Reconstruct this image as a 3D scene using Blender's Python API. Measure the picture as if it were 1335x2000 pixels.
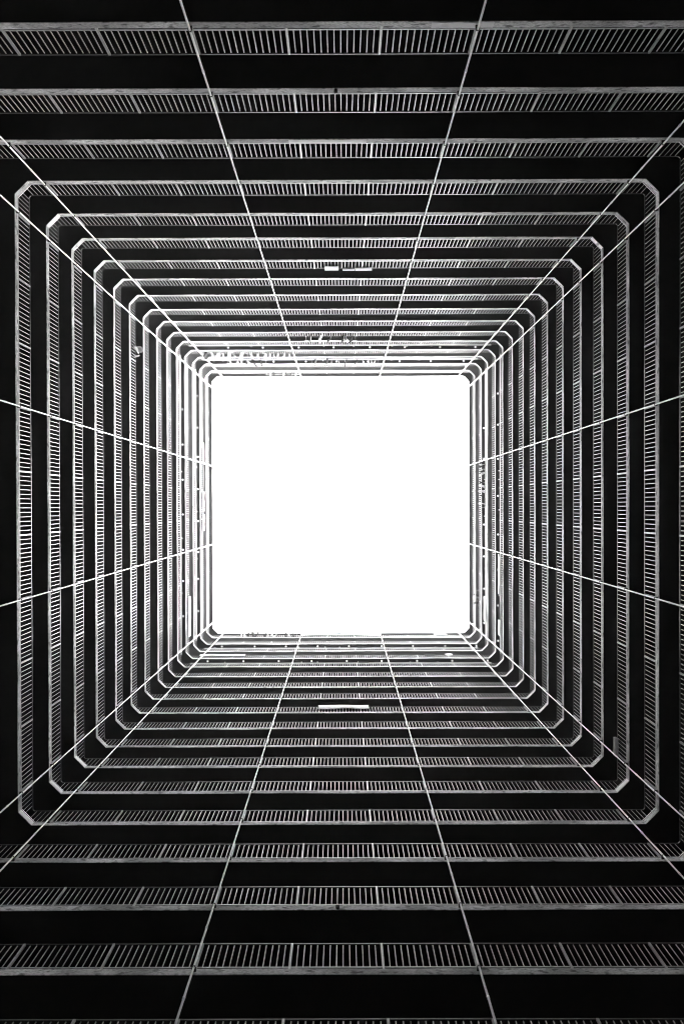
import bpy, bmesh, math, random
from mathutils import Matrix, Vector
random.seed(7)
R_ = math.radians
sc = bpy.context.scene
for o in list(bpy.data.objects): bpy.data.objects.remove(o, do_unlink=True)

# ------------------------------------------------------------------ camera
W, WY = 10.688, 10.71          # half widths of the light well (m)
H = 2.75                       # storey height
CAMZ = 1.6
Z0 = CAMZ + 17.274             # underside of storey 0's gallery slab above the paving
BAY = 2.1584                   # railing bay
CH = 0.4264                    # corner chamfer
cam = bpy.data.cameras.new('camera'); camo = bpy.data.objects.new('camera', cam)
sc.collection.objects.link(camo); sc.camera = camo
a, b, c = 0.00708, 0.00107, -0.00275
def mat3(rows): return Matrix(rows)
Rx = mat3(((1,0,0),(0,math.cos(a),-math.sin(a)),(0,math.sin(a),math.cos(a))))
Ry = mat3(((math.cos(b),0,math.sin(b)),(0,1,0),(-math.sin(b),0,math.cos(b))))
Rz = mat3(((math.cos(c),-math.sin(c),0),(math.sin(c),math.cos(c),0),(0,0,1)))
M = Rz @ Rx @ Ry
rot = Matrix((M[0], -M[1], -M[2])).transposed()      # columns: right, up, back
camo.matrix_world = Matrix.Translation((0.17366, 0.1409, CAMZ)) @ rot.to_4x4()
cam.sensor_fit = 'HORIZONTAL'; cam.sensor_width = 36; cam.lens = 36 * 1500 / 1335
cam.clip_start = 0.1; cam.clip_end = 2000

# ------------------------------------------------------------------ sky, sun, exposure
wd = bpy.data.worlds.new('World'); sc.world = wd; wd.use_nodes = True
nt = wd.node_tree; bg = nt.nodes['Background']
sky = nt.nodes.new('ShaderNodeTexSky'); sky.sky_type = 'NISHITA'; sky.sun_disc = False
SUN_EL, SUN_AZ = R_(32), R_(50)
sky.sun_elevation = SUN_EL; sky.sun_rotation = SUN_AZ
bw = nt.nodes.new('ShaderNodeRGBToBW')               # the photograph is black and white
nt.links.new(sky.outputs[0], bw.inputs[0]); nt.links.new(bw.outputs[0], bg.inputs[0])
bg.inputs[1].default_value = 0.15
sl = bpy.data.lights.new('sun', 'SUN'); sl.energy = 0.5; sl.angle = R_(90)
so = bpy.data.objects.new('sun', sl); sc.collection.objects.link(so)
dv = Vector((math.sin(SUN_AZ)*math.cos(SUN_EL), math.cos(SUN_AZ)*math.cos(SUN_EL), math.sin(SUN_EL)))
so.rotation_euler = dv.to_track_quat('Z', 'Y').to_euler()
so.location = (0, 0, 90)
sc.view_settings.view_transform = 'Standard'; sc.view_settings.look = 'None'
sc.view_settings.exposure = 5.75; sc.view_settings.gamma = 1
sc.render.engine = 'CYCLES'
sc.cycles.filter_width = 1.0
sc.cycles.use_adaptive_sampling = False
sc.cycles.max_bounces = 8; sc.cycles.diffuse_bounces = 6

# ------------------------------------------------------------------ helpers
def material(name, col, rough=0.7, spec=0.3, noise=None, emit=None):
    """noise = list of (scale, detail, dark value, light value, low, high, stretch)"""
    m = bpy.data.materials.new(name); m.use_nodes = True
    n = m.node_tree.nodes; l = m.node_tree.links; p = n['Principled BSDF']
    p.inputs['Base Color'].default_value = (col, col, col, 1)
    p.inputs['Roughness'].default_value = rough
    p.inputs['Specular IOR Level'].default_value = spec
    if noise:
        tc = n.new('ShaderNodeTexCoord'); last = None
        for (s, d, v0, v1, lo, hi, st) in noise:
            mp = n.new('ShaderNodeMapping'); mp.inputs['Scale'].default_value = st
            l.new(tc.outputs['Object'], mp.inputs[0])
            t = n.new('ShaderNodeTexNoise'); t.inputs['Scale'].default_value = s; t.inputs['Detail'].default_value = d
            l.new(mp.outputs[0], t.inputs['Vector'])
            r = n.new('ShaderNodeMapRange'); r.inputs[1].default_value = lo; r.inputs[2].default_value = hi
            r.inputs[3].default_value = v0; r.inputs[4].default_value = v1
            l.new(t.outputs[0], r.inputs[0])
            if last is None: last = r.outputs[0]
            else:
                mm = n.new('ShaderNodeMath'); mm.operation = 'MULTIPLY'
                l.new(last, mm.inputs[0]); l.new(r.outputs[0], mm.inputs[1]); last = mm.outputs[0]
        mm = n.new('ShaderNodeMath'); mm.operation = 'MULTIPLY'; mm.inputs[1].default_value = col
        l.new(last, mm.inputs[0]); l.new(mm.outputs[0], p.inputs['Base Color'])
        bp = n.new('ShaderNodeBump'); bp.inputs['Strength'].default_value = 0.25; bp.inputs['Distance'].default_value = 0.01
        l.new(last, bp.inputs['Height']); l.new(bp.outputs[0], p.inputs['Normal'])
    if emit:
        p.inputs['Emission Color'].default_value = (1, 1, 1, 1); p.inputs['Emission Strength'].default_value = emit
    return m

KERB = material('painted_concrete_edge', 0.92, 0.8, 0.2,
    [(0.7, 6, 0.5, 1.0, 0.40, 0.58, (1,1,1.5)), (4.0, 8, 0.35, 1.0, 0.34, 0.46, (1,1,2.5)), (15, 5, 0.7, 1.0, 0.36, 0.58, (1,1,2))])
KERBNEW = material('fresh_white_edge_paint', 0.95, 0.7, 0.2, [(3, 5, 0.85, 1.0, 0.35, 0.5, (1,1,1))])
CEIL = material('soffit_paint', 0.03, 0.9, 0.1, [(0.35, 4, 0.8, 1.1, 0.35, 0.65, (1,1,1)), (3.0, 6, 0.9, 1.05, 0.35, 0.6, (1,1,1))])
PALE = material('brightened_soffit_paint', 0.085, 0.9, 0.1, [(0.35, 4, 0.8, 1.1, 0.35, 0.65, (1,1,1)), (3.0, 6, 0.9, 1.05, 0.35, 0.6, (1,1,1))])  # paler paint tone that also puts brightness near the opening into the colour
FLOOR = material('gallery_floor_tiles', 0.7, 0.6, 0.3, [(2.0, 4, 0.85, 1.0, 0.35, 0.6, (1,1,1))])
WALL = material('gallery_wall_render', 0.2, 0.85, 0.2, [(0.8, 5, 0.75, 1.1, 0.3, 0.7, (1,1,.4))])
METAL = material('white_railing_paint', 0.46, 0.45, 0.5, [(9, 5, 0.75, 1.0, 0.32, 0.5, (1,1,1))])
PIPE = material('white_pipe_paint', 0.97, 0.4, 0.5, [(4, 5, 0.9, 1.0, 0.3, 0.5, (1,1,.3))])
DARK = material('dark_plastic', 0.03, 0.5, 0.4, [(6, 3, 0.7, 1.2, 0.3, 0.7, (1,1,1))])
RAILTOP = material('worn_top_rail_paint', 0.1, 0.3, 0.6, [(5, 4, 0.7, 1.0, 0.3, 0.6, (1,1,1))])
CLOTH = {'w': material('white_cloth', 0.4, 0.9, 0.1, [(6, 4, 0.85, 1.0, 0.3, 0.6, (1,1,1))]),
         'g': material('grey_cloth', 0.25, 0.9, 0.1, [(6, 4, 0.7, 1.0, 0.3, 0.6, (1,1,1))]),
         'k': material('black_cloth', 0.015, 0.9, 0.1, [(6, 4, 0.7, 1.0, 0.3, 0.6, (1,1,1))])}
BANNER = material('white_banner_fabric', 0.95, 0.8, 0.1, [(3, 4, 0.9, 1.0, 0.3, 0.6, (1,1,1))])
PLANK = material('weathered_board', 0.35, 0.8, 0.2, [(5, 6, 0.6, 1.1, 0.3, 0.6, (1,6,1))])
PAVE = material('concrete_paving', 0.02, 0.85, 0.2, [(0.6, 6, 0.7, 1.1, 0.3, 0.7, (1,1,1))])
CONDUIT = material('conduit_paint', 0.65, 0.6, 0.3, [(3, 3, 0.85, 1.0, 0.3, 0.6, (1,1,1))])
LAMP = material('lit_lamp_glass', 0.8, 0.4, 0.4, None, 0.03)

def link(name, me, parent=None, m=None):
    o = bpy.data.objects.new(name, me); sc.collection.objects.link(o)
    if parent: o.parent = parent
    if m and me and not me.materials: me.materials.append(m)
    return o
def empty(name, loc=(0,0,0), rz=0):
    o = bpy.data.objects.new(name, None); sc.collection.objects.link(o)
    o.location = loc; o.rotation_euler = (0, 0, rz); o.empty_display_size = 0.3
    return o
def tag(o, label=None, cat=None, group=None, kind=None):
    if label: o['label'] = label
    if cat: o['category'] = cat
    if group: o['group'] = group
    if kind: o['kind'] = kind
    return o
def meshbm(bm, name, smooth=False):
    bmesh.ops.recalc_face_normals(bm, faces=bm.faces)
    me = bpy.data.meshes.new(name); bm.to_mesh(me); bm.free()
    if smooth:
        for p in me.polygons: p.use_smooth = True
    return me
def box(bm, x0, x1, y0, y1, z0, z1, mat=None):
    v = [bm.verts.new(p) for p in ((x0,y0,z0),(x1,y0,z0),(x1,y1,z0),(x0,y1,z0),(x0,y0,z1),(x1,y0,z1),(x1,y1,z1),(x0,y1,z1))]
    if mat:
        for q in v: q.co = mat @ q.co
    for f in ((0,3,2,1),(4,5,6,7),(0,1,5,4),(1,2,6,5),(2,3,7,6),(3,0,4,7)): bm.faces.new([v[i] for i in f])
def cyl(bm, x, y, z0, z1, r, n=10, r2=None):
    r2 = r if r2 is None else r2
    A = [bm.verts.new((x+r*math.cos(2*math.pi*i/n), y+r*math.sin(2*math.pi*i/n), z0)) for i in range(n)]
    B = [bm.verts.new((x+r2*math.cos(2*math.pi*i/n), y+r2*math.sin(2*math.pi*i/n), z1)) for i in range(n)]
    for i in range(n): bm.faces.new((A[i], A[(i+1)%n], B[(i+1)%n], B[i]))
    bm.faces.new(A[::-1]); bm.faces.new(B)
def ring_strip(bm, inner, outer, z0, z1):
    """closed solid ring between two polygons of equal vertex count"""
    n = len(inner)
    V = [[bm.verts.new((p[0], p[1], z)) for p in poly] for poly in (inner, outer) for z in (z0, z1)]
    i0, i1, o0, o1 = V
    for k in range(n):
        j = (k+1) % n
        bm.faces.new((i0[k], i0[j], i1[j], i1[k])); bm.faces.new((o0[j], o0[k], o1[k], o1[j]))
        bm.faces.new((i1[k], i1[j], o1[j], o1[k])); bm.faces.new((i0[j], i0[k], o0[k], o0[j]))

# measured out-of-plumb of each slab edge (m), by side of the photograph
OFF = {'T': {0:.008,1:.021,2:.014,3:-.028,4:-.065,5:-.008,6:-.014,7:-.01,8:-.023,9:-.046,10:-.038,11:-.05,12:-.029,13:-.043,14:.009,15:.027,16:-.012},
 'B': {0:.004,1:-.012,2:.003,3:.03,4:.014,5:-.004,6:.023,7:.032,8:.015,9:-.017,10:-.006,11:-.022,12:-.053,13:-.056,14:-.048,15:-.077,16:-.1},
 'L': {3:-.027,4:-.005,5:.03,6:.027,7:-.011,8:.011,9:.007,10:-.048,11:-.021,12:-.014,13:-.001,14:0,15:-.01,16:.013},
 'R': {3:-.025,4:.007,5:-.007,6:-.032,7:-.03,8:-.039,9:-.005,10:.006,11:-.01,12:-.033,13:.015,14:-.004,15:.05,16:.016}}
def off(s, n): return OFF[s].get(n, 0.0)
def hw(s, n): return (W if s in 'LR' else WY) + off(s, n)
SIDE = {'T': 'upper', 'B': 'lower', 'L': 'left', 'R': 'right'}
RZ = {'T': math.pi, 'R': math.pi/2*3, 'B': 0.0, 'L': math.pi/2}   # local +y points away from the well
def at(s, n, t, d, z):
    w = hw(s, n) + d
    return {'T': (t, -w, z), 'B': (t, w, z), 'L': (-w, t, z), 'R': (w, t, z)}[s]
def outline(n, d=0.0, ch=CH):
    """the eight corners of the well at storey n, pushed back by d"""
    l, r, t, b_ = -(hw('L',n)+d), hw('R',n)+d, -(hw('T',n)+d), hw('B',n)+d
    c_ = max(0.02, ch + d*0.586*0 + d*(2-math.sqrt(2)))
    return [(l+c_,t),(r-c_,t),(r,t+c_),(r,b_-c_),(r-c_,b_),(l+c_,b_),(l,b_-c_),(l,t+c_)]
def rnoise(seed):
    rr = random.Random(seed); ph = [(rr.uniform(0,6.28), rr.uniform(.25,1.6), rr.uniform(.3,1)) for _ in range(5)]
    return lambda s: sum(w_*math.sin(f*s+p) for p, f, w_ in ph) / 3
def wavy(n, d, seed, amp):
    pts = outline(n, d); out = []; f = rnoise(seed); s = 0
    for k in range(8):
        p, q = Vector(pts[k]), Vector(pts[(k+1)%8]); e = q-p; L = e.length; m = 48 if L > 2 else 3
        nn = Vector((-e.y, e.x)).normalized()
        for i in range(m):
            u = i/m; pos = p + e*u; s2 = s+L*u
            out.append(tuple(pos + nn*(f(s2)*amp if 0 < i else 0)))
        s += L
    return out

# ------------------------------------------------------------------ ground
bm = bmesh.new(); bmesh.ops.create_grid(bm, x_segments=2, y_segments=2, size=600)
tag(link('ground', meshbm(bm, 'ground'), None, PAVE), kind='structure')

# ------------------------------------------------------------------ the block round the well
ORD = ['', 'first','second','third','fourth','fifth','sixth','seventh','eighth','ninth','tenth','eleventh','twelfth',
 'thirteenth','fourteenth','fifteenth','sixteenth','seventeenth','eighteenth','nineteenth','twentieth','twenty-first','twenty-second']
DEPTH = 1.65
PATCH = [(0,'T',2.2,3.6),(6,'T',-.35,.2),(3,'BL',0,0),(4,'BL',0,0),(4,'TL',0,0),(6,'TL',0,0),(7,'TL',0,0),(5,'TR',0,0),(6,'TR',0,0),(4,'BR',0,0),(5,'BL',0,0),(2,'T',-1.4,.9),(8,'R',-2,-1)]
block = empty('apartment_block', (0, 0, 0))
tag(block, 'square open-well block with dark soffits between pale slab edges', 'building')
def rect(d):
    return [(-(W+d),-(WY+d)),((W+d),-(WY+d)),((W+d),(WY+d)),(-(W+d),(WY+d))]
def rect_like(pts, d):
    """project a wavy ring onto the rectangle W+d so that both have the same count"""
    out = []
    X, Y = W+d, WY+d
    for x, y in pts:
        k = max(abs(x)/X, abs(y)/Y); out.append((x/k, y/k))
    return out
FIRST, LAST, ROOF = -5, 16, 17
for n in range(FIRST, ROOF+1):
    z = Z0 + n*H
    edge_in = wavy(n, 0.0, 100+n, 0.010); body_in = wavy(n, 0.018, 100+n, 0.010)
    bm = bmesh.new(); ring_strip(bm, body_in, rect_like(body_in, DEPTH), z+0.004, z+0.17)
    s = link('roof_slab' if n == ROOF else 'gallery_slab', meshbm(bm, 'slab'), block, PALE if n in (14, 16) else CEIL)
    if n < ROOF:
        fl = wavy(n, 0.022, 100+n, 0.010)
        bm = bmesh.new(); ring_strip(bm, fl, rect_like(fl, DEPTH-.01), z+0.1705, z+0.19)
        link('floor_finish', meshbm(bm, 'floor_finish'), s, FLOOR)
    bm = bmesh.new()
    h = 0.25 if n == ROOF else 0.215
    bev = [(p[0], p[1]) for p in edge_in]
    ring_strip(bm, bev, body_in, z, z+h)
    link('slab_edge', meshbm(bm, 'slab_edge'), s, KERB)
    for (pn, ps, ta, tb) in PATCH:
        if pn != n: continue
        bm = bmesh.new()
        if len(ps) == 1:
            w_ = hw(ps, n)
            for q in range(8):
                u0, u1 = ta+(tb-ta)*q/8, ta+(tb-ta)*(q+1)/8; e = .01*math.sin(q*1.7)
                p0, p1 = at(ps, n, u0, -.014, 0), at(ps, n, u1, -.004, 0)
                box(bm, min(p0[0],p1[0]), max(p0[0],p1[0]), min(p0[1],p1[1]), max(p0[1],p1[1]), z+.012+e, z+.205+e*.5)
        else:
            oc = outline(n, -.006); oi = outline(n, .004); k_ = {'TL':7,'TR':1,'BR':3,'BL':5}[ps]
            quad = [oc[k_], oc[(k_+1)%8], oi[(k_+1)%8], oi[k_]]
            A = [bm.verts.new((x, y, z+.006)) for x, y in quad]; Bq = [bm.verts.new((x, y, z+.21)) for x, y in quad]
            bm.faces.new(A); bm.faces.new(Bq[::-1])
            for q in range(4): bm.faces.new((A[(q+1)%4], A[q], Bq[q], Bq[(q+1)%4]))
        link('repainted_patch', meshbm(bm, 'repainted_patch'), s, KERBNEW)
    # storey wall at the back of the gallery, with piers
    if n < ROOF:
        zt = z + H - 0.0
        bm = bmesh.new()
        ring_strip(bm, rect(DEPTH-0.02+0.02), rect(DEPTH+0.2), z+0.0, zt)
        for sd in 'TBLR':
            for k in range(-4, 5):
                t = k*BAY; X = (WY if sd in 'TB' else W) + DEPTH
                x, y = {'T':(t,-X),'B':(t,X),'L':(-X,t),'R':(X,t)}[sd]
                box(bm, x-.15, x+.15, y-.08, y+.08, z+0.175, zt-0.003)
        link('gallery_wall', meshbm(bm, 'gallery_wall'), block, WALL)
bm = bmesh.new(); ring_strip(bm, rect(DEPTH+0.2), rect(DEPTH+8), Z0+ROOF*H+0.02, Z0+ROOF*H+0.2)
link('flat_roof', meshbm(bm, 'flat_roof'), block, CEIL)
bm = bmesh.new(); ring_strip(bm, rect(DEPTH+7.8), rect(DEPTH+8), 0.005, Z0+ROOF*H+0.018)
link('outer_wall', meshbm(bm, 'outer_wall'), block, WALL)
# ground storey: columns under the first gallery
for sd in 'TBLR':
    for k in (-4,-2,0,2,4):
        bm = bmesh.new()
        t = k*BAY*1.0
        p = at(sd, 0, t, 0.45, 0)
        box(bm, p[0]-.2, p[0]+.2, p[1]-.2, p[1]+.2, 0.004, Z0+FIRST*H)
        link('ground_column', meshbm(bm, 'ground_column'), block, WALL)
bm = bmesh.new(); ring_strip(bm, rect(DEPTH+1.0), rect(DEPTH+1.2), 0.004, Z0+FIRST*H)
link('ground_floor_wall', meshbm(bm, 'ground_floor_wall'), block, WALL)

# ------------------------------------------------------------------ railings
RD = 0.035                      # rail line set back from the slab edge
def panel_mesh(L, k, half=0.0115):
    bm = bmesh.new()
    for i in range(1, k):
        x = -L/2 + L*i/k
        box(bm, x-half, x+half, -half*.7, half*.7, 0.315, 1.205)
    return meshbm(bm, 'railing_panel')
PANELS = [panel_mesh(BAY, 14)]
for v in range(4):              # a few panels with a bent or missing bar
    rr = random.Random(v+3); bm = bmesh.new(); miss = 0
    for i in range(1, 14):
        if i == miss: continue
        x = -BAY/2 + BAY*i/14 + rr.uniform(-.006, .006); dx = rr.uniform(-.006, .006)
        box(bm, x-.0115, x+.0115, -.008, .008, .315, 1.205, Matrix.Shear('XY', 4, (dx, 0)) if dx else None)
    PANELS.append(meshbm(bm, 'railing_panel'))
bm = bmesh.new(); box(bm, -.028, .028, -.025, .025, .218, 1.262); POST = meshbm(bm, 'post')
sideL = {'T': WY, 'B': WY}
def short_len(s):
    full = (W if s in 'TB' else WY) + RD - 0.02
    return full - 4.5*BAY
SHORT = {s: panel_mesh(short_len(s)+0.0, max(2, round(short_len(s)/0.154)), 0.008) for s in 'TBLR'}
for me in PANELS + list(SHORT.values()) + [POST]: me.materials.append(METAL)
GALL = 'balustrade rings stacked up the light well'
for n in range(-2, LAST+1):
    z = Z0 + n*H
    k = 17 - n
    pos = ('cut by the bottom edge of the photo' if n == -1 else
           'lowest ring just outside the frame' if n == -2 else
           '%s ring out from the sky opening' % ORD[k])
    r = empty('gallery_railing', (0, 0, z))
    tag(r, 'white barred balustrade round the gallery, ' + pos, 'railing', GALL)
    for (nm, zz0, zz1, hwid) in (('bottom_rail', .305, .340, .008), ('top_rail', 1.262, 1.282, .009)):
        ch_ = 0.03 if nm == 'top_rail' else CH      # the bars and top rail turn a square corner behind the chamfered edge
        bm = bmesh.new(); ring_strip(bm, outline(n, RD-hwid, ch_), outline(n, RD+hwid, ch_), zz0, zz1)
        link(nm, meshbm(bm, nm), r, RAILTOP if nm == 'top_rail' else METAL)
    for s in 'TBLR':
        for i in range(-4, 5):
            me = PANELS[0] if random.random() < .8 else random.choice(PANELS[1:])
            o = link('railing_panel', me, r); p = at(s, n, i*BAY, RD, 0)
            o.location = p; o.rotation_euler = (0, 0, RZ[s])
        for i in range(10):
            o = link('post', POST, r); o.location = at(s, n, (i-4.5)*BAY, RD, 0); o.rotation_euler = (0,0,RZ[s])
        L = short_len(s)
        for sg in (-1, 1):
            o = link('end_panel', SHORT[s], r); o.location = at(s, n, sg*(4.5*BAY+L/2), RD, 0); o.rotation_euler = (0,0,RZ[s])

# roof parapet: a low pale wall with a slightly overhanging segmented coping
z = Z0 + ROOF*H
bm = bmesh.new(); ring_strip(bm, outline(ROOF, .02), outline(ROOF, .16), z+.252, z+.88)
par = link('parapet', meshbm(bm, 'parapet'), block, KERBNEW)
COPE = material('grey_coping', 0.4, 0.8, 0.2, [(3, 5, 0.8, 1.0, 0.3, 0.6, (1,1,1))])
for s in 'TBLR':
    bm = bmesh.new()
    for i in range(-10, 10):
        box(bm, i*1.03+.03, i*1.03+1.0, -.06, .19, .883, .95)
    o = link('coping', meshbm(bm, 'coping'), par, COPE); o.location = at(s, ROOF, 0, 0, z); o.rotation_euler = (0,0,RZ[s])

# ------------------------------------------------------------------ vertical pipes
PD = -0.10
PR = 0.027
bm = bmesh.new(); cyl(bm, 0, 0, 0.0, Z0+ROOF*H+1.05, PR, 16); PB = meshbm(bm, 'pipe_body'); PB.materials.append(PIPE)
bm = bmesh.new(); cyl(bm, 0, 0, -.04, .04, PR+.008, 12); COL = meshbm(bm, 'joint_collar', True); COL.materials.append(PIPE)
bm = bmesh.new(); box(bm, -.05, .05, .0, .10, -.015, .015); box(bm, -PR-.006, PR+.006, -PR-.006, 0.0, -.015, .015)
BR = meshbm(bm, 'wall_bracket'); BR.materials.append(DARK)
def pipe_label(s, i):
    e = {'T': {-4.5:'nearest the upper left corner', -1.5:'left of the middle', 1.5:'right of the middle', 4.5:'nearest the upper right corner'},
         'B': {-4.5:'nearest the lower left corner', -1.5:'left of the middle', 1.5:'right of the middle', 4.5:'nearest the lower right corner'},
         'L': {-4.5:'nearest the upper left corner', -1.5:'above the middle', 1.5:'below the middle', 4.5:'nearest the lower left corner'},
         'R': {-4.5:'nearest the upper right corner', -1.5:'above the middle', 1.5:'below the middle', 4.5:'nearest the lower right corner'}}
    return 'thin white vertical pipe on the %s side, %s' % (SIDE[s], e[s][i])
for s in 'TBLR':
    for i in (-4.5, -1.5, 1.5, 4.5):
        p = at(s, 99, i*BAY - 0.0, PD, 0)
        e = empty('drain_pipe', p, RZ[s]); tag(e, pipe_label(s, i), 'pipe', 'vertical pipes down the light well')
        link('pipe_body', PB, e)
        for n in range(-4, ROOF+1):
            o = link('joint_collar', COL, e); o.location = (0, 0, Z0+n*H+1.75)
            o = link('wall_bracket', BR, e); o.location = (0, 0, Z0+n*H+0.11)

ITEMS = [
('T', 13, 'shirt', 'w', -9.55, 0.18, 0.61, 2.51),
('T', 13, 'shirt', 'k', -9.41, 0.18, 0.61, 2.99),
('T', 13, 'shirt', 'w', -8.94, 0.15, 0.62, 2.8),
('T', 13, 'shirt', 'w', -8.61, 0.18, 0.8, 2.81),
('T', 13, 'towel', 'w', -8.22, 0.33, 0.8, 2.44),
('T', 13, 'shirt', 'w', -7.82, 0.22, 0.63, 2.82),
('T', 13, 'shirt', 'g', -7.42, 0.22, 0.82, 2.64),
('T', 13, 'shirt', 'w', -6.94, 0.18, 0.65, 2.46),
('T', 13, 'shirt', 'w', -6.21, 0.18, 1.01, 2.66),
('T', 13, 'shirt', 'w', -5.77, 0.15, 1.37, 2.66),
('T', 13, 'trousers', 'w', -5.24, 0.15, 1.02, 2.58),
('T', 13, 'trousers', 'w', -4.91, 0.11, 0.85, 2.49),
('T', 13, 'towel', 'w', -4.64, 0.11, 1.03, 2.78),
('T', 13, 'shirt', 'w', -4.39, 0.22, 1.39, 2.87),
('T', 13, 'shirt', 'w', -3.94, 0.18, 0.69, 1.95),
('T', 13, 'trousers', 'w', -3.57, 0.15, 1.41, 2.51),
('T', 14, 'towel', 'w', -8.08, 0.19, 0.46, 2.97),
('T', 14, 'shirt', 'g', -7.61, 0.19, 0.65, 2.04),
('T', 14, 'towel', 'w', -7.29, 0.19, 0.85, 2.77),
('T', 14, 'shirt', 'k', -6.98, 0.19, 0.86, 2.05),
('T', 14, 'shirt', 'w', -6.76, 0.19, 1.06, 2.68),
('T', 14, 'shirt', 'k', -6.38, 0.31, 0.67, 2.68),
('T', 14, 'shirt', 'k', -5.84, 0.15, 0.49, 2.07),
('T', 14, 'trousers', 'k', -1.82, 0.15, 0.74, 2.55),
('T', 14, 'trousers', 'k', -0.95, 0.15, 0.76, 2.77),
('T', 14, 'shirt', 'g', -0.6, 0.15, 0.96, 2.36),
('T', 14, 'towel', 'w', -0.1, 0.23, 0.57, 1.76),
('T', 14, 'shirt', 'k', 0.43, 0.15, 0.58, 2.38),
('T', 14, 'shirt', 'k', 1.19, 0.15, 0.79, 1.78),
('T', 14, 'towel', 'w', 1.75, 0.34, 0.99, 2.29),
('T', 14, 'shirt', 'w', 2.06, 0.19, 1.0, 2.4),
('T', 14, 'shirt', 'w', 2.3, 0.23, 1.0, 2.2),
('T', 14, 'towel', 'w', 2.55, 0.19, 1.2, 2.2),
('T', 11, 'shirt', 'k', -1.85, 0.13, 0.99, 2.01),
('T', 11, 'towel', 'w', -1.84, 0.1, 1.71, 2.77),
('T', 11, 'shirt', 'w', -1.21, 0.13, 0.85, 2.62),
('T', 11, 'shirt', 'k', -0.68, 0.13, 0.86, 2.02),
('T', 11, 'towel', 'g', -0.66, 0.13, 1.88, 2.63),
('T', 11, 'shirt', 'k', 0.17, 0.2, 0.87, 2.19),
('T', 11, 'shirt', 'w', 0.25, 0.16, 1.59, 2.49),
('T', 11, 'towel', 'w', 0.46, 0.2, 1.3, 2.34),
('T', 11, 'shirt', 'k', 0.71, 0.16, 1.02, 2.49),
('T', 16, 'towel', 'w', -5.62, 0.17, 1.2, 2.91),
('T', 16, 'shirt', 'k', -5.31, 0.17, 1.21, 2.54),
('T', 16, 'shirt', 'w', -4.54, 0.21, 1.46, 2.68),
('T', 16, 'shirt', 'k', -4.28, 0.21, 1.22, 2.68),
('T', 16, 'shirt', 'k', -3.92, 0.13, 1.23, 1.95),
('T', 16, 'shirt', 'w', -3.54, 0.3, 1.48, 2.95),
('B', 16, 'towel', 'w', -8.01, 0.17, 1.76, 3.55),
('B', 16, 'towel', 'w', -7.75, 0.13, 1.75, 3.81),
('B', 16, 'shirt', 'k', -7.5, 0.17, 2.0, 3.28),
('B', 16, 'shirt', 'k', -7.1, 0.21, 1.99, 3.41),
('B', 16, 'shirt', 'k', -6.8, 0.21, 1.99, 3.53),
('B', 16, 'shirt', 'k', -6.15, 0.21, 1.98, 3.26),
('B', 16, 'shirt', 'w', -5.9, 0.17, 1.73, 3.26),
('B', 16, 'towel', 'w', -5.53, 0.13, 1.72, 2.99),
('B', 16, 'shirt', 'g', -5.2, 0.26, 2.22, 3.25),
('B', 16, 'shirt', 'k', -4.43, 0.3, 1.83, 2.97),
('B', 16, 'shirt', 'w', -4.17, 0.21, 2.46, 3.49),
('B', 16, 'shirt', 'k', -3.85, 0.34, 1.82, 2.71),
('R', 14, 'shirt', 'k', -3.16, 0.23, 1.39, 2.65),
('R', 14, 'shirt', 'k', -2.86, 0.15, 0.78, 2.23),
('R', 14, 'shirt', 'w', -2.94, 0.15, 1.81, 2.87),
('R', 14, 'trousers', 'k', -2.48, 0.15, 0.99, 2.02),
('R', 14, 'shirt', 'w', -2.57, 0.19, 1.81, 2.66),
('R', 14, 'shirt', 'w', -2.25, 0.19, 1.19, 2.66),
('R', 14, 'trousers', 'k', -1.61, 0.15, 1.2, 2.24),
('R', 14, 'shirt', 'w', -1.34, 0.15, 1.0, 2.45),
('R', 14, 'shirt', 'w', -0.94, 0.19, 1.2, 2.88),
('R', 14, 'trousers', 'k', -0.63, 0.19, 1.0, 2.03),
('R', 14, 'shirt', 'w', -0.04, 0.15, 0.8, 2.46),
('R', 15, 'shirt', 'k', 7.05, 0.24, 0.86, 2.22),
('R', 15, 'shirt', 'k', 7.58, 0.32, 0.86, 2.46),
('T', 6, 'board', 'w', -0.3, 0.63, 0.97, 1.5),
('T', 6, 'board', 'w', 0.47, 0.54, 1.35, 1.54),
('T', 6, 'board', 'w', 1.13, 0.77, 1.21, 1.55),
('B', 8, 'banner', 'w', 0.18, 2.65, 0.62, 1.34),
('B', 16, 'banner', 'w', 0.01, 6.4, 1.39, 2.26),
('B', 16, 'banner', 'w', 8.07, 0.97, 1.27, 2.27),
('B', 13, 'banner', 'w', -8.33, 3.18, 1.05, 2.07),
('B', 13, 'tarp', 'k', 6.27, 0.76, 1.13, 1.79),
('B', 13, 'banner', 'w', 7.62, 0.47, 1.12, 1.86),
('L', 13, 'banner', 'w', 7.86, 2.78, 0.61, 1.77),
('L', 15, 'banner', 'w', -4.03, 1.56, 0.79, 1.88),
('L', 15, 'tarp', 'k', -2.2, 1.95, 0.96, 1.62),
('L', 15, 'banner', 'w', -0.46, 1.2, 0.71, 1.8),
('L', 15, 'tarp', 'w', 0.36, 0.28, 1.56, 2.91),
('L', 15, 'banner', 'w', 1.33, 1.27, 0.67, 1.76),
('R', 14, 'banner', 'w', 7.73, 1.79, 0.46, 1.79),
('R', 12, 'banner', 'w', 4.69, 2.68, 0.96, 1.54),
('R', 12, 'tarp', 'k', 7.13, 1.16, 0.73, 1.22),
('R', 12, 'banner', 'w', 8.29, 1.04, 1.06, 1.65),
('R', 4, 'plank', 'g', 9.42, 0.71, 1.07, 1.37),
('L', 8, 'cloth', 'w', -8.09, 0.54, 0.58, 2.09),
]

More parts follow.
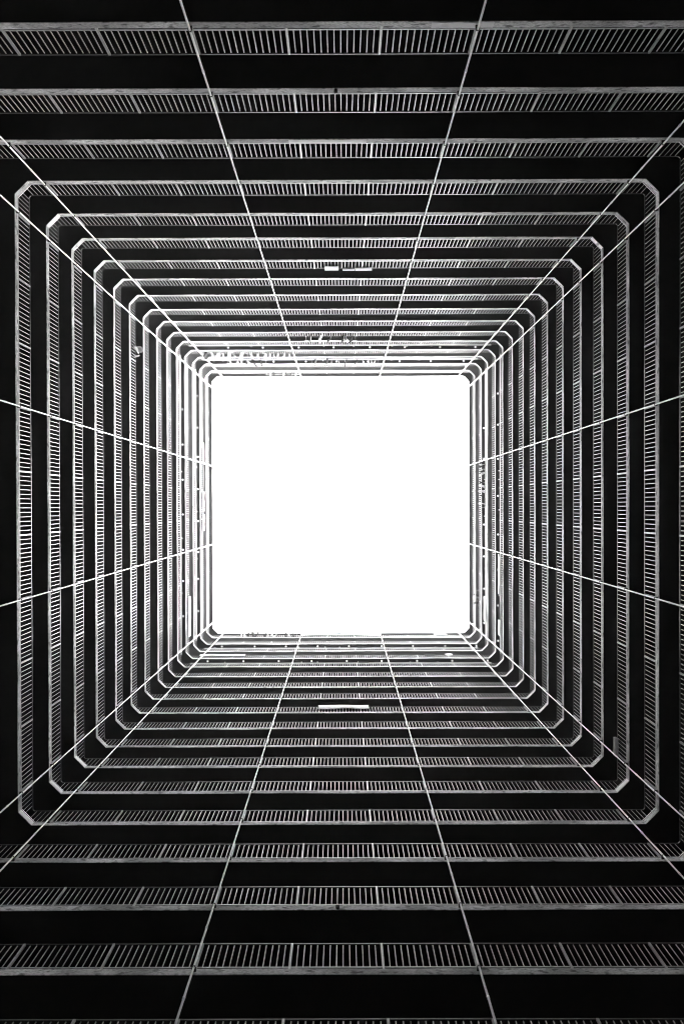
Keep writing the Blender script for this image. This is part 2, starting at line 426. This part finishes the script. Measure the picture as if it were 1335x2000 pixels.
# ------------------------------------------------------------------ ceiling lamps and conduits on two galleries
bm = bmesh.new(); cyl(bm, 0, 0, -.03, 0, .075, 14); LB = meshbm(bm, 'lamp_base', True); LB.materials.append(CONDUIT)
bm = bmesh.new(); bmesh.ops.create_uvsphere(bm, u_segments=14, v_segments=8, radius=.052)
for v in bm.verts: v.co.z = v.co.z*.7 - .055
LG = meshbm(bm, 'lamp_globe', True); LG.materials.append(LAMP)
bm = bmesh.new(); cyl(bm, 0, 0, -.05, 0, .045, 10); SB = meshbm(bm, 'sensor', True); SB.materials.append(CONDUIT)
LAMPS = {('T',13): [-7.69,-5.3,-2.83,-.43,2.07,4.47,6.9,9.33], ('B',13): [-9.19,-6.72,-4.28,-2.01,.42,2.83,5.27,7.7,10.14],
 ('T',15): [-5.05,-2.6,-.27,2.11,4.52,6.89,9.38], ('B',15): [-9.07,-6.57,-4.19,-1.77,.61,3.11,5.49,7.94,10.32],
 ('L',13): [-6.6,-4.17,-1.74,.66,3.1,5.26,7.7], ('R',13): [-7.63,-5.48,-3.12,-.57,2.1,4.54,7.01,9.45],
 ('L',15): [-8.31,-5.9,-3.68,-1.21,1.23,3.57,5.63,8.09], ('R',15): [-5.8,-3.43,-1.01,1.54,3.97,6.43,9.05]}
FIT = {('T',13): [-6.1,-1.1,.95,3.6,4.6,6.3,8.7], ('B',13): [-8,-2.7,-1.6,1.2,4.8,6.7], ('T',15): [-8.9,-3.4,-1.3,3.9,6.0],
 ('B',15): [-9.6,-3.2,-1.2,-.1,1.7,7.2], ('L',13): [-7.2,-2.3,2.3,6.1], ('R',13): [-2.3,-1.7,.4,3.7,6.3], ('L',15): [-2.9,.5,4.1,7.2], ('R',15): [-1.9,.9,4.9]}
def seq(i, tot): return ORD[i+1] + (' from the left' )
for (s, n), ts in LAMPS.items():
    z = Z0 + n*H + 0.004; where = 'inner lit' if n == 15 else 'outer lit'
    dirw = 'the left' if s in 'TB' else 'the top'
    for i, t in enumerate(ts):
        e = empty('ceiling_lamp', at(s, n, t, .17, z))
        tag(e, 'round white lamp, %s from %s, %s side of the %s soffit' % (ORD[i+1], dirw, SIDE[s], where), 'lamp', 'round lamps under two of the gallery soffits')
        link('lamp_base', LB, e); link('lamp_globe', LG, e)
    for i, t in enumerate(FIT[(s, n)]):
        o = link('smoke_detector', SB); o.location = at(s, n, t, .24, z)
        tag(o, 'small dim fitting, %s from %s, %s side of the %s soffit' % (ORD[i+1], dirw, SIDE[s], where), 'detector', 'small fittings beside the soffit lamps')
    e = empty('conduit', at(s, n, 0, .32, z), RZ[s])
    tag(e, 'pale straight conduit along the %s side of the %s soffit' % (SIDE[s], where), 'conduit', 'conduits under the lit soffits')
    L = hw('R' if s in 'TB' else 'B', n) - .3
    bm = bmesh.new(); box(bm, -L, L, -.045, .045, -.06, -.002); link('conduit_trunking', meshbm(bm, 'trunking'), e, CONDUIT)
    bm = bmesh.new(); box(bm, -.35, .35, -.12, -.05, -.09, -.002)
    o = link('black_junction_box', meshbm(bm, 'junction_box'), e, DARK); o.location = {'T':(-.35,0,0),'L':(-.4,0,0),'R':(.15,0,0),'B':(1.6,0,0)}[s]
# dark access hatch in the soffit over the left gallery
bm = bmesh.new(); box(bm, -.32, .32, -.2, .2, -.05, 0)
h_ = link('soffit_hatch', meshbm(bm, 'soffit_hatch'), block, DARK); h_.location = at('L', 15, 6.97, .29, Z0+15*H+.002); h_.rotation_euler = (0,0,RZ['L'])
h_['label'] = 'dark rectangular hatch in the soffit'

# ------------------------------------------------------------------ laundry, banners and boards
def grid_sheet(w, h, nx, nz, fn, thick):
    """a solid wavy sheet hanging in the x-z plane; fn(u,v) -> (x offset, y offset) ; v=0 at the bottom"""
    bm = bmesh.new(); F = []; Bk = []
    for side, st in ((F, -thick/2), (Bk, thick/2)):
        for j in range(nz+1):
            row = []
            for i in range(nx+1):
                u, v = i/nx, j/nz; dx, dy = fn(u, v)
                row.append(bm.verts.new((w*(u-.5)+dx, dy+st, h*(v-1))))
            side.append(row)
    for j in range(nz):
        for i in range(nx):
            bm.faces.new((F[j][i], F[j][i+1], F[j+1][i+1], F[j+1][i])); bm.faces.new((Bk[j][i+1], Bk[j][i], Bk[j+1][i], Bk[j+1][i+1]))
    for j in range(nz):
        bm.faces.new((F[j][0], F[j+1][0], Bk[j+1][0], Bk[j][0])); bm.faces.new((F[j+1][nx], F[j][nx], Bk[j][nx], Bk[j+1][nx]))
    for i in range(nx):
        bm.faces.new((F[0][i+1], F[0][i], Bk[0][i], Bk[0][i+1])); bm.faces.new((F[nz][i], F[nz][i+1], Bk[nz][i+1], Bk[nz][i]))
    return bm
def wave(seed, amp):
    rr = random.Random(seed); a1, a2, p1, p2 = rr.uniform(4,9), rr.uniform(9,15), rr.uniform(0,6), rr.uniform(0,6)
    return lambda u, v: (amp*.3*math.sin(a1*v+p2), amp*(math.sin(a1*u+p1+v*1.5)+.5*math.sin(a2*u+p2)) * (.35+.65*(1-v)))
def poly_solid(bm, pts, y0, y1, fn=None):
    A = [bm.verts.new((x, y0 + (fn(x,z) if fn else 0), z)) for x, z in pts]; B = [bm.verts.new((x, y1 + (fn(x,z) if fn else 0), z)) for x, z in pts]
    n = len(pts); bm.faces.new(A); bm.faces.new(B[::-1])
    for i in range(n): bm.faces.new((A[(i+1)%n], A[i], B[i], B[(i+1)%n]))
def shirt_mesh(h, seed):
    rr = random.Random(seed); w = h*.55; bm = bmesh.new(); q = rr.uniform(.8, 1.1); sl = rr.uniform(.25, .6)*h
    pts = [(-w*.30*q,-h),(w*.30,-h*.98),(w*.27,-h*.4),(w*.42,-sl-.05),(w*.62,-sl+.02),(w*.42,-.06*h),(w*.13,0),(0,-.05*h),(-w*.13,0),(-w*.42,-.06*h),(-w*.62,-sl+.02),(-w*.42,-sl-.05),(-w*.27,-h*.4)]
    poly_solid(bm, pts, -.035, .035, lambda x, z: .05*math.sin(9*x+seed)+.03*math.sin(7*z+seed))
    return meshbm(bm, 'shirt_cloth')
def trousers_mesh(h, seed):
    bm = bmesh.new(); w = h*.4
    pts = [(-w*.5,0),(w*.5,0),(w*.52,-h*.3),(w*.46,-h),(w*.12,-h*.99),(w*.03,-h*.38),(-w*.03,-h*.38),(-w*.14,-h),(-w*.48,-h*.98),(-w*.52,-h*.3)]
    poly_solid(bm, pts, -.035, .035, lambda x, z: .04*math.sin(8*x+seed)+.03*math.sin(6*z+seed))
    return meshbm(bm, 'trouser_cloth')
COLN = {'w': 'white', 'g': 'grey', 'k': 'black'}
def hanger(parent, w=.4):
    bm = bmesh.new()
    box(bm, -w/2, w/2, -.006, .006, -.012, 0); cyl(bm, 0, 0, 0, .07, .005, 6)
    link('hanger', meshbm(bm, 'hanger'), parent, METAL)
count = {}; groups = {}
for it in ITEMS:
    if it[2] in ('shirt','trousers','towel'): groups.setdefault((it[0], it[1]), []).append(it)
for (s, n), its in groups.items():
    its.sort(key=lambda q: q[4])
    z = Z0 + n*H; dirw = 'left' if s in 'TB' else 'top'
    # drying poles, split where the laundry leaves a gap
    runs = [[its[0]]]
    for q in its[1:]:
        if q[4]-runs[-1][-1][4] > 2.0: runs.append([q])
        else: runs[-1].append(q)
    for ri, run in enumerate(runs):
        t0, t1 = run[0][4]-.4, run[-1][4]+.4
        e = empty('drying_pole', at(s, n, (t0+t1)/2, -.17, z+(.87 if n == 16 else 1.62)), RZ[s]); L = (t1-t0)
        tag(e, 'thin pole carrying the %slaundry, %s side, %s gallery below the roof' % ('' if len(runs)==1 else ORD[ri+1]+' run of ', SIDE[s], ORD[17-n]), 'pole', 'drying poles fixed to the balustrades')
        bm = bmesh.new(); box(bm, -L/2, L/2, -.012, .012, -.012, .012); link('pole_rod', meshbm(bm, 'pole_rod'), e, METAL)
        for sg in (-1, 0, 1):
            bm = bmesh.new(); box(bm, -.01, .01, .01, .20, -.012, .0); box(bm, -.01, .01, .185, .205, -.12 if n == 16 else -.36, -.012)
            o = link('pole_arm', meshbm(bm, 'pole_arm'), e, METAL); o.location = (sg*(L/2-.1), 0, 0)
    for i, (s, n, kind, col, t, w, z0, z1) in enumerate(its):
        mid = min(2.2, (z0+z1)/2); hh = max(.62, min(1.05, (z1-z0)*.5)); seed = i*13+n
        rr = random.Random(seed)
        zt = z + min(1.60, max(1.25, mid - .25 + hh/2)) - (.75 if n == 16 else 0)
        e = empty('hanging_' + kind, at(s, n, t, -.17, zt), RZ[s] + math.pi/2 + rr.uniform(-.6, .6))
        tag(e, '%s %s, %s from %s in laundry on the %s side, %s gallery below the roof' % (COLN[col], kind, ORD[i+1], dirw, SIDE[s], ORD[17-n]),
            kind, 'washing hung out along the galleries')
        if kind == 'shirt': link('shirt_cloth', shirt_mesh(hh, seed), e, CLOTH[col])
        elif kind == 'trousers': link('trouser_cloth', trousers_mesh(hh, seed), e, CLOTH[col])
        else: link('towel_cloth', meshbm(grid_sheet(max(.38, w), hh, 8, 6, wave(seed, .035), .012), 'towel_cloth', True), e, CLOTH[col])
        hanger(e, .3)
num = {}
for (s, n, kind, col, t, w, z0, z1) in ITEMS:
    if kind in ('shirt','trousers','towel'): continue
    z = Z0 + n*H; seed = int(abs(t)*10)+n
    w_ = '%s side, %s gallery below roof' % (SIDE[s], ORD[17-n])
    key = (s, n, kind, col); num[key] = num.get(key, 0)+1
    which = '' if sum(1 for q in ITEMS if (q[0],q[1],q[2],q[3]) == key) == 1 else ORD[num[key]] + ' '
    if kind in ('banner', 'tarp'):
        z0_, z1_ = max(.3, z0), min(1.34, z1)
        if z1_-z0_ < .3: z1_ = 1.34; z0_ = max(.4, z1_-.5)
        bm = grid_sheet(w, z1_-z0_, max(6, int(w*8)), 4, wave(seed, .018), .008)
        bw_ = {'w': 'white', 'k': 'black'}[col]
        o = link('cloth_banner' if kind == 'banner' else 'tarpaulin', meshbm(bm, kind, True), None, BANNER if col == 'w' else CLOTH[col])
        o.location = at(s, n, t, -.06, z+z1_); o.rotation_euler = (0,0,RZ[s])
        dd = 'left' if s in 'TB' else 'top'
        tag(o, '%s%s sheet on the railing, %s' % ((which+'from the '+dd+', ') if which else '', ('long ' if w > 1.5 else 'short ')+bw_, w_), 'banner' if kind == 'banner' else 'tarpaulin')
    elif kind == 'board':
        bm = bmesh.new(); box(bm, -w/2, w/2, -.02, .02, 0, z1-z0)
        bmesh.ops.bevel(bm, geom=bm.edges[:], offset=.004, segments=1, affect='EDGES')
        o = link('notice_board', meshbm(bm, 'board'), None, BANNER); o.location = at(s, n, t, -.03, z+z0-.12); o.rotation_euler = (0,0,RZ[s])
        tag(o, {1:'tall pale board', 2:'thin white board', 3:'slightly sloping white board'}[num[key]] + ' fixed to the balustrade, ' + w_, 'board')
        if num[key] == 3: o.rotation_euler = (0, -.06, RZ[s])
    elif kind == 'plank':
        bm = bmesh.new(); box(bm, -w/2, w/2, -.06, .06, 0, .24); bmesh.ops.bevel(bm, geom=bm.edges[:], offset=.01, segments=1, affect='EDGES')
        o = link('grey_plank', meshbm(bm, 'plank'), None, PLANK); o.location = at(s, n, t, -.05, z+1.10); o.rotation_euler = (0,0,RZ[s])
        tag(o, 'weathered grey plank tied to the top rail near the lower right corner', 'plank')
    elif kind == 'cloth':
        e = empty('rag_bundle', at(s, n, t, -.07, z+1.3), RZ[s]); tag(e, 'crumpled pale rag bundle draped over the left side balustrade, upper part of the photo', 'rag')
        bm = bmesh.new(); bmesh.ops.create_icosphere(bm, subdivisions=3, radius=.2)
        rr = random.Random(5)
        for v in bm.verts:
            v.co *= 1+.28*math.sin(14*v.co.x+3)*math.sin(17*v.co.z+v.co.y*11); v.co.x *= .85; v.co.y *= .75; v.co.z *= 1.0
        o = link('knotted_cloth', meshbm(bm, 'knotted_cloth', True), e, CLOTH['w']); o.location = (-.12, -.1, .08)
        o = link('hanging_strip', meshbm(grid_sheet(.16, .8, 5, 8, wave(3, .05), .015), 'strip', True), e, CLOTH['w']); o.location = (.06, -.05, .1); o.rotation_euler = (0,.25,0)
        o = link('hanging_strip', meshbm(grid_sheet(.10, .6, 4, 8, wave(8, .05), .015), 'strip', True), e, CLOTH['w']); o.location = (.22, -.08, .06); o.rotation_euler = (0,-.35,0.5)
        o = link('hanging_strip', meshbm(grid_sheet(.14, .75, 4, 8, wave(5, .03), .015), 'strip', True), e, CLOTH['g']); o.location = (-.08, .0, -.05)
# small dark fittings under the slab edges
for s, t, lab in (('T', .02, 'small dark round fitting on the slab edge near the top of the photo'), ('B', .01, 'small dark round fitting on the slab edge near the bottom of the photo')):
    e = empty('dome_camera', at(s, 1, t, -.03, Z0+1*H+.0)); tag(e, lab, 'fitting', 'small dark fittings on the slab edges')
    bm = bmesh.new(); cyl(bm, 0, 0, .04, .15, .05, 14); link('housing', meshbm(bm, 'housing', True), e, DARK)
    bm = bmesh.new(); bmesh.ops.create_uvsphere(bm, u_segments=14, v_segments=8, radius=.048)
    for v in bm.verts: v.co.z += .04
    link('dome', meshbm(bm, 'dome', True), e, DARK)

# ------------------------------------------------------------------ haze, added to give a glow round the sky opening
bm = bmesh.new(); box(bm, -300, 300, -300, 300, -1, Z0+ROOF*H+1.6)
hz = link('haze', meshbm(bm, 'haze')); tag(hz, kind='stuff')
hm = bpy.data.materials.new('haze_air'); hm.use_nodes = True
hn = hm.node_tree; hn.nodes.remove(hn.nodes['Principled BSDF'])
pv = hn.nodes.new('ShaderNodeVolumePrincipled'); pv.inputs['Color'].default_value = (.9,.9,.9,1); pv.inputs['Density'].default_value = 0.0003; pv.inputs['Anisotropy'].default_value = 0.95
hn.links.new(pv.outputs[0], hn.nodes['Material Output'].inputs['Volume'])
hz.data.materials.append(hm)
